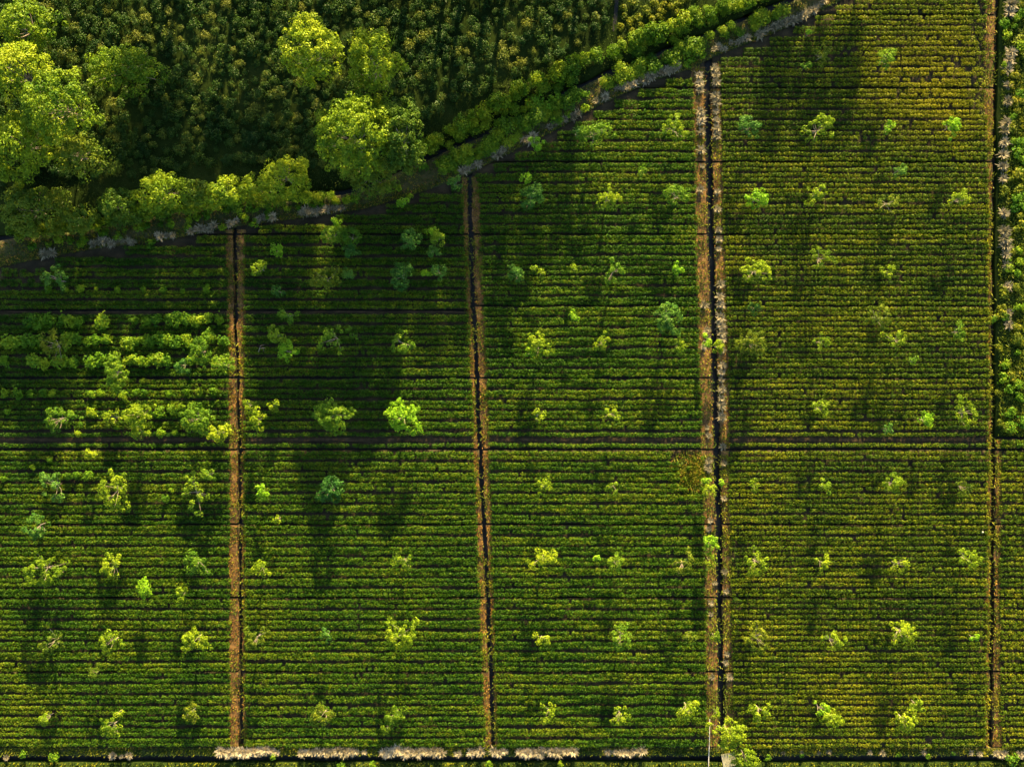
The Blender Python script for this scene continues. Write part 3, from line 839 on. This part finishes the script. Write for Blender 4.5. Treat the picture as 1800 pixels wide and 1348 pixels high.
# ------------------------------------------------------------------ tussocks of pale grass
def tussock_mesh(name, mat, n=110, length=1.0, w=.055, up=.55):
    a = rng.uniform(0, 2 * np.pi, n); el = np.abs(rng.normal(up, .35, n))
    ln = length * rng.uniform(.6, 1.1, n)
    b = rng.normal(0, .10 * length, (n, 2))
    dirs = np.stack([np.cos(a), np.sin(a)], 1)
    side = np.stack([-np.sin(a), np.cos(a), 0 * a], 1)
    V = []
    for k, (t, droop) in enumerate(((0, 0), (.55, .0), (1., -.30))):
        r = ln * t
        p = np.concatenate([b + dirs * (r * np.cos(el))[:, None], (np.sin(el) * r + droop * ln * .6 + .08)[:, None]], 1)
        ww = w * (1, 1.1, .35)[k]
        V.append(np.stack([p - side * ww, p + side * ww], 1))
    V = np.stack(V, 1)                         # n,3,2,3
    idx = np.arange(n * 6).reshape(n, 3, 2)
    q = np.concatenate([np.stack([idx[:, i, 0], idx[:, i, 1], idx[:, i + 1, 1], idx[:, i + 1, 0]], 1) for i in (0, 1)])
    t = np.repeat(np.clip(rng.normal(.5, .30, n), 0, 1), 6)
    return new_mesh(name, V.reshape(-1, 3), q, mat, t)
gm = [tussock_mesh('grass_tussock', M['tussock'], 105, 1.2, up=.75) for _ in range(6)]
pm = [tussock_mesh('plume_tussock', M['plume'], 120, 1.3, up=.75) for _ in range(6)]
def tussocks(name, meshes, lst, lab, group, byx=True):
    lst = sorted(lst, key=lambda q: q[0] if byx else q[1])
    clumpn, member, last = 0, 0, None
    for k, q in enumerate(lst):
        px, py, r = q
        here = px if byx else py
        if last is None or here - last > 14.5: clumpn, member = clumpn + 1, 0
        member += 1; last = here
        x, y = ground_at(px, py, .5)
        o = link(name, meshes[int(rng.integers(len(meshes)))], (x, y, .1)); s = r / 9.5
        o.scale = (s, s, s); o.rotation_euler = (0, 0, rng.uniform(0, 6.28))
        tag(o, lab.format(ordinal(member), ordinal(clumpn)), 'grass tussock', group)
dg = []
for xa, xb, st in ((75, 92, 8), (160, 232, 9), (275, 305, 9), (335, 345, 9), (352, 382, 8), (405, 416, 9), (452, 480, 9), (530, 562, 8), (570, 602, 7), (812, 845, 9), (866, 900, 9), (922, 940, 8), (965, 1022, 10), (1048, 1052, 9), (1065, 1070, 9), (1085, 1140, 10), (1145, 1198, 9), (1255, 1318, 10), (1335, 1338, 8), (1350, 1372, 10), (1378, 1450, 9)):
    for x in np.arange(xa, xb + 1, st):
        off = 9 if x < 800 else 11
        dg.append((x + rng.normal(0, 1.5), float(DIAG(x)) - off + rng.normal(0, 2.2), rng.uniform(5.5, 10.5)))
tussocks('grass_tussock', gm, dg, 'greyish grass tussock, {} in the {} clump from left on the diagonal verge', 'tussocks along the diagonal verge')
cl_ = [(1229,132,8),(1230,147,9),(1231,158,8),(1231,196,9),(1233,206,9),(1232,214,8),(1233,232,8),(1232,264,9),(1235,292,5),(1231,333,8),(1238,536,8),(1243,580,7),(1245,592,6),(1237,610,6),(1246,810,7),(1243,820,8),(1247,826,6),(1246,765,6),(1243,752,5),(1249,915,6),(1246,930,6),(1252,1190,6),(1257,1025,5),(1250,1060,6),(1250,1080,5)]
cr_ = [(1257,120,8),(1258,132,9),(1259,144,9),(1259,168,9),(1260,180,9),(1259,196,6),(1260,210,7),(1260,226,8),(1260,238,9),(1261,337,6),(1262,368,7),(1264,404,7),(1264,421,7),(1264,438,6),(1267,500,9),(1266,522,9),(1268,536,8),(1266,558,10),(1268,572,9),(1269,585,9),(1270,596,8),(1270,615,7),(1271,642,8),(1269,655,7),(1269,668,6),(1270,684,8),(1269,700,7),(1269,713,9),(1269,733,9),(1271,785,7),(1273,815,6),(1274,1005,6),(1277,1040,6),(1278,1150,6),(1276,1165,6),(1283,1190,7),(1273,876,6)]
tussocks('grass_tussock', gm, cl_, 'pale tussock, {} in the {} clump down, between golden-corner plot and wide ditch', 'tussocks along the wide ditch', False)
tussocks('grass_tussock', gm, cr_, 'pale tussock, {} in the {} clump down, between wide ditch and widest plot', 'tussocks along the wide ditch', False)
rt = [(1778,8,13),(1776,22,11),(1778,92,11),(1775,106,11),(1772,122,10),(1773,150,8),(1772,178,10),(1769,216,11),(1767,230,10),(1766,250,10),(1764,272,11),(1764,292,10),(1764,314,9),(1766,375,10),(1766,405,11),(1767,420,12),(1769,432,11),(1769,448,10),(1770,466,9),(1772,503,10),(1773,550,9),(1774,572,9),(1772,562,7)]
tussocks('grass_tussock', gm, rt, 'grey tussock, {} in the {} clump down the weedy strip beyond the last ditch', 'tussocks on the weedy strip', False)
bt = []
for xa, xb in ((384, 488), (532, 545), (552, 632), (675, 770), (776, 778), (828, 848), (870, 892), (912, 1012), (1068, 1070), (1082, 1130)):
    for x in np.arange(xa, xb + 1, 8.5):
        bt.append((x + rng.normal(0, 2.0), 1321.5 + rng.normal(0, 1.8), rng.uniform(5.5, 10)))
bt += [(10, 1332, 5), (198, 1328, 7), (212, 1330, 4), (226, 1328, 6), (640,1322,5), (805,1325,6)]
tussocks('plume_tussock', pm, bt, 'pinkish white plume tussock, {} in the {} clump from left along the bottom ditch', 'plume tussocks along the bottom ditch')
b2 = [(1760,1326,9),(1752,1324,7),(1768,1326,7),(1795,1326,8),(1458,1322,5),(1440,1324,4),(1410,1323,4),(1530,1323,5),(1552,1324,6),(1625,1323,5),(1708,1324,5),(1723,1325,6),(1677,1324,4),(1378,1324,4)]
tussocks('grass_tussock', gm, b2, 'small pinkish tussock, {} in the {} clump from left, below the widest plot', 'small tussocks under the widest plot')

# ------------------------------------------------------------------ grass that nobody could count
def blades(name, px, py, z0, length, width, mat, lab, flat=.8, lean=None):
    n = len(px)
    a = rng.uniform(0, 2 * np.pi, n)
    el = np.abs(rng.normal(flat, .4, n))
    ln = length * rng.uniform(.5, 1.2, n)
    dx, dy = np.cos(a) * np.cos(el), np.sin(a) * np.cos(el)
    x, y = PX(px), PY(py)
    sx, sy = -np.sin(a) * width, np.cos(a) * width
    z = np.full(n, z0)
    v = np.stack([np.stack([x - sx, y - sy, z], 1), np.stack([x + sx, y + sy, z], 1), np.stack([x + dx * ln + sx * .3, y + dy * ln + sy * .3, z + np.sin(el) * ln], 1), np.stack([x + dx * ln - sx * .3, y + dy * ln - sy * .3, z + np.sin(el) * ln], 1)], 1)
    g = np.sin(x * .9 + y * .31) * .12 + np.sin(y * .7 - x * .2) * .12
    t = np.repeat(np.clip(rng.normal(.5, .2, n) + g, 0, 1), 4)
    o = link(name, new_mesh(name, v.reshape(-1, 3), np.arange(n * 4).reshape(-1, 4), mat, t))
    tag(o, lab, 'grass', kind='stuff')
    return o
names = ['first ditch, outer', 'first ditch, inner', 'second ditch, outer', 'second ditch, inner', 'wide ditch, outer', 'wide ditch, inner', 'last ditch, outer', 'last ditch, inner']
for (xa, xb, ys), nm in zip(BANKS, names):
    n = int((ys[1] - ys[0]) * 9)
    yy = rng.uniform(ys[0], ys[1], n)
    s = np.clip(rng.normal(.5, .36, n), -.08, 1.08)
    clumpy = np.sin(yy * .11 + len(nm)) + np.sin(yy * .37) + rng.normal(0, .9, n)
    ok = (clumpy > -1.0) & (np.min(np.abs(yy[:, None] - np.array(CROSS)[None]), 1) > 3)
    yy, s = yy[ok], s[ok]
    xx = xa(yy) * (1 - s) + xb(yy) * s
    gr = rng.random(len(yy)) < (.48 if 'wide' in nm or 'last' in nm else .32) + .22 * np.sin(yy * .045 + len(nm) * 2) + (.25 * (yy > 790) if 'wide' in nm else 0)
    blades('dry_grass', xx[~gr], yy[~gr], .04, .32, .045, M['dry'], f'dry orange-brown grass on the {nm} bank')
    xx = np.where(gr, xx + rng.normal(0, 2.2, len(xx)), xx)
    blades('bank_weed', xx[gr], yy[gr], .04, .50, .07, M['weed'], f'yellow-green weeds on the {nm} bank')
# diagonal verge
n = 22000
xx = rng.uniform(-60, 1560, n); s = rng.uniform(0, 1, n) ** .8
up, lo = STREAM(xx) + 9, DIAG(xx) - 1
yy = up * (1 - s) + lo * s
u_ = rng.random(n); a_ = u_ < .22; b_ = (u_ >= .22) & (u_ < .5); c_ = u_ >= .5
blades('dry_grass', xx[a_], yy[a_], .12, .45, .05, M['dry'], 'dry brown grass on the diagonal verge')
blades('verge_grass', xx[b_], yy[b_], .12, .5, .06, M['weed'], 'green weeds on the diagonal verge')
blades('short_grass', xx[c_], yy[c_], .12, .5, .06, M['grass'], 'dark grass on the diagonal verge')
# old field and its grassy track
n = 60000
xx = rng.uniform(-80, 1480, n); yy = rng.uniform(-80, 400, n)
ok = (yy < STREAM(xx) - 9) & ((yy > np.interp(xx, track_x, track_y) - 12) | (xx > 1090) | (rng.random(n) < .12))
blades('short_grass', xx[ok], yy[ok], 0, .38, .06, M['grass'], 'short dark grass under the old tea bushes')
# weedy strip
n = 14000
yy = rng.uniform(-80, 766, n); xx = dD(yy) + 8 + rng.random(n) ** .8 * 70
gr = rng.random(n) < .7
blades('weedy_grass', xx[gr], yy[gr], .02, .6, .07, M['weed'], 'yellow-green tall grass on the weedy strip')
blades('short_grass', xx[~gr], yy[~gr], .02, .5, .07, M['grass'], 'dark grass on the weedy strip')
# bottom verges
n = 30000
xx = rng.uniform(-60, 1860, n); yy = np.where(rng.random(n) < .5, rng.uniform(1314, 1327, n), 1340 + 260 * rng.random(n) ** 2.2)
gr = rng.random(n) < .5 + .35 * np.sin(xx * .03) * np.sin(xx * .011 + 2)
blades('verge_grass', xx[gr], yy[gr], .02, .4, .06, M['weed'], 'yellow-green grass along the bottom ditch')
blades('short_grass', xx[~gr], yy[~gr], .02, .4, .07, M['grass'], 'dark green grass along the bottom ditch')
# the golden weedy corner
n = 2600
xx = 1214 + rng.normal(0, 17, n); yy = 832 + rng.normal(0, 20, n)
ok = (yy > 793) & (yy < 916) & (xx < 1240)
half = rng.random(n) < .16
blades('golden_weed', xx[ok & half], yy[ok & half], .05, .6, .07, M['dry'], 'golden brown weeds overrunning the corner of the tea')
blades('golden_weed', xx[ok & ~half], yy[ok & ~half], .05, .6, .07, M['weed'], 'yellow weeds overrunning the corner of the tea')
# yellow weeds in the thin top part of the widest plot
n = 5200
xx = rng.uniform(1480, 1738, n); yy = rng.uniform(-20, 290, n)
w = np.exp(-((xx - 1620) / 55) ** 2 - ((yy - 165) / 30) ** 2) + np.exp(-((xx - 1725) / 16) ** 2 - ((yy - 130) / 90) ** 2) * 1.2 + .12
ok = rng.random(n) < w
blades('golden_weed', xx[ok], yy[ok], .05, .6, .07, M['weed'], 'yellow weeds among the thin tea at the top')

# ------------------------------------------------------------------ small single things
# narrow channel in the old field
ys_ = np.linspace(-60, 56, 30)
cx_ = 1083 + np.interp(ys_, [-60, 0, 30, 56], [2, 1, -1, -5])
hw_ = np.interp(ys_, [-60, 40, 56], [3.6, 3.2, 1.0])
V = np.concatenate([np.stack([PX(cx_ - hw_), PY(ys_), np.full(30, .11)], 1), np.stack([PX(cx_ + hw_), PY(ys_), np.full(30, .11)], 1)])
tag(link('channel_water', new_mesh('channel_water', V, [(i, 30 + i, 31 + i, i + 1) for i in range(29)], M['mud'])), kind='structure')

# footbridge slab across the wide ditch mouth
def box_bm(bm, x0, y0, z0, x1, y1, z1):
    vs_ = [bm.verts.new(p) for p in ((x0, y0, z0), (x1, y0, z0), (x1, y1, z0), (x0, y1, z0), (x0, y0, z1), (x1, y0, z1), (x1, y1, z1), (x0, y1, z1))]
    for f in ((0, 3, 2, 1), (4, 5, 6, 7), (0, 1, 5, 4), (1, 2, 6, 5), (2, 3, 7, 6), (3, 0, 4, 7)): bm.faces.new([vs_[i] for i in f])
def bm_obj(name, bm, mat, bevel=.03, parent=None):
    bmesh.ops.bevel(bm, geom=bm.edges[:], offset=bevel, segments=2, affect='EDGES')
    me = bpy.data.meshes.new(name); bm.to_mesh(me); bm.free(); me.materials.append(mat)
    return link(name, me, parent=parent)
root = bpy.data.objects.new('footbridge', None); col.objects.link(root)
x, y = ground_at(1281, 1334, .1); root.location = (x, y, 0)
bm = bmesh.new(); box_bm(bm, -1.2, -1.3, -.02, 1.2, 1.1, .16); bm_obj('deck_slab', bm, M['concrete'], .04, root)
for s in (-1.05, .85):
    bm = bmesh.new(); box_bm(bm, -1.1, s - .1, -1.3, 1.1, s + .1, -.025); bm_obj('support_wall', bm, M['concrete'], .02, root)
root.rotation_euler = (0, 0, .18)
tag(root, 'grey concrete slab footbridge over the bottom ditch beside the yellow-green trees', 'footbridge')

# white pipe running down the bank of the wide ditch and over the bottom ditch
root = bpy.data.objects.new('water_pipe', None); col.objects.link(root)
x0, y0 = float(PX(1247)), float(PY(1262)); root.location = (x0, y0, 0)
pts_ = [(0, 0, .18), (0.0, -2.0, .2), (-.05, -4.5, .2), (-.15, -6.6, .24), (-.22, -9.4, .26), (-.25, -12, .24)]
V, Q = tubes([(pts_, [.075] * 6)], 8)
link('pipe', new_mesh('pipe', V, Q, M['white'], smooth=True), (0, 0, 0), root)
for yy_ in (-2.0, -6.3, -8.8):
    V, Q = tubes([([(-.12, yy_, -.2 if yy_ > -6 else -1.2), (-.12, yy_, .12)], [.06, .06])], 6)
    link('pipe_support', new_mesh('pipe_support', V, Q, M['concrete']), (0, 0, 0), root)
tag(root, 'thin whitish water pipe running along the bank and across the bottom ditch', 'water pipe')

# bleached dead branch on the tea, near the first ditch
pth = [([(-.5, -.5, .95), (-.3, .1, 1.05), (-.1, .7, 1.1)], [.05, .05, .03]), ([(-.3, .1, 1.05), (.3, .25, 1.1), (.75, .2, 1.05)], [.045, .04, .02]), ([(.3, .25, 1.1), (.45, -.4, 1.0)], [.035, .02]), ([(-.1, .6, 1.1), (.6, .8, 1.1)], [.035, .02])]
V, Q = tubes(pth, 5)
x, y = ground_at(459, 614, 1.0)
tag(link('dead_branch', new_mesh('dead_branch', V, Q, M['bark'], smooth=True), (x, y, -.1)), 'bleached dead branch lying on the tea beside the first ditch', 'branch')

# white scrap of plastic at the edge of the tea
xs_, ys2 = np.meshgrid(np.linspace(-.15, .15, 5), np.linspace(-.15, .15, 5))
V = np.stack([xs_.ravel(), ys2.ravel(), .75 + rng.normal(0, .05, 25)], 1)
Q = [(i * 5 + j, i * 5 + j + 1, i * 5 + j + 6, i * 5 + j + 5) for i in range(4) for j in range(4)]
x, y = ground_at(1727, 935, .7)
tag(link('plastic_scrap', new_mesh('plastic_scrap', V, Q, M['white']), (x, y, 0)), 'crumpled white plastic scrap lying on tea near the orange bank', 'litter')

# ------------------------------------------------------------------ the wood beyond the top edge, whose long shadows reach into the picture
wood = bpy.data.objects.new('woodland', None); col.objects.link(wood)
tag(wood, 'wood of tall trees beyond the top edge of the fields', 'woodland', kind='stuff')
wmesh = []
for i in range(4):
    L = Leaves()
    R, hh = 4.2, 15.0
    for k in range(95):
        dd_ = dome_points(1, .9)[0]; q = rng.uniform(.45, 1.0)
        c = np.array([dd_[0] * R * q, dd_[1] * R * q, hh - 5.2 + dd_[2] * 5.0 * q])
        clump(L, c, rng.uniform(.6, 1.1), 34, .42, .5 + rng.normal(0, .14), flat=.7)
    V, Q = tubes([([(0, 0, -.2), (.1, .1, 5), (0, .2, 12)], [.35, .26, .1])] + [([(0, 0, 5 + k), (math.cos(k * 2) * 1.5, math.sin(k * 2) * 1.5, 7.5 + k), (math.cos(k * 2) * 3, math.sin(k * 2) * 3, 9 + k)], [.16, .1, .04]) for k in range(4)])
    wmesh.append((L.mesh('crown', M['big']), new_mesh('trunk', V, Q, M['bark'], smooth=True)))
WOOD = [(310,-130,1.4),(430,-110,1.4),(500,-160,1.4),(735,-130,1.6),(790,-75,1.3),(830,-140,1.6),(900,-100,1.45),(965,-130,1.5),(1030,-115,1.2),(880,-190,1.7),(740,-200,1.8),(600,-220,1.8),
        (1400,-125,.85),(1460,-110,.8),(1520,-140,.85),(340,-210,1.6)]
for k, (px, py, s) in enumerate(WOOD):
    cm, tm_ = wmesh[k % 4]
    for nm, me in (('crown', cm), ('trunk', tm_)):
        o = link(nm, me, (float(PX(px)), float(PY(py)), 0), wood)
        o.scale = (s, s, s); o.rotation_euler = (0, 0, k * 1.3)
print('TRIS', sum(2 * len(me.polygons) for me in bpy.data.meshes))
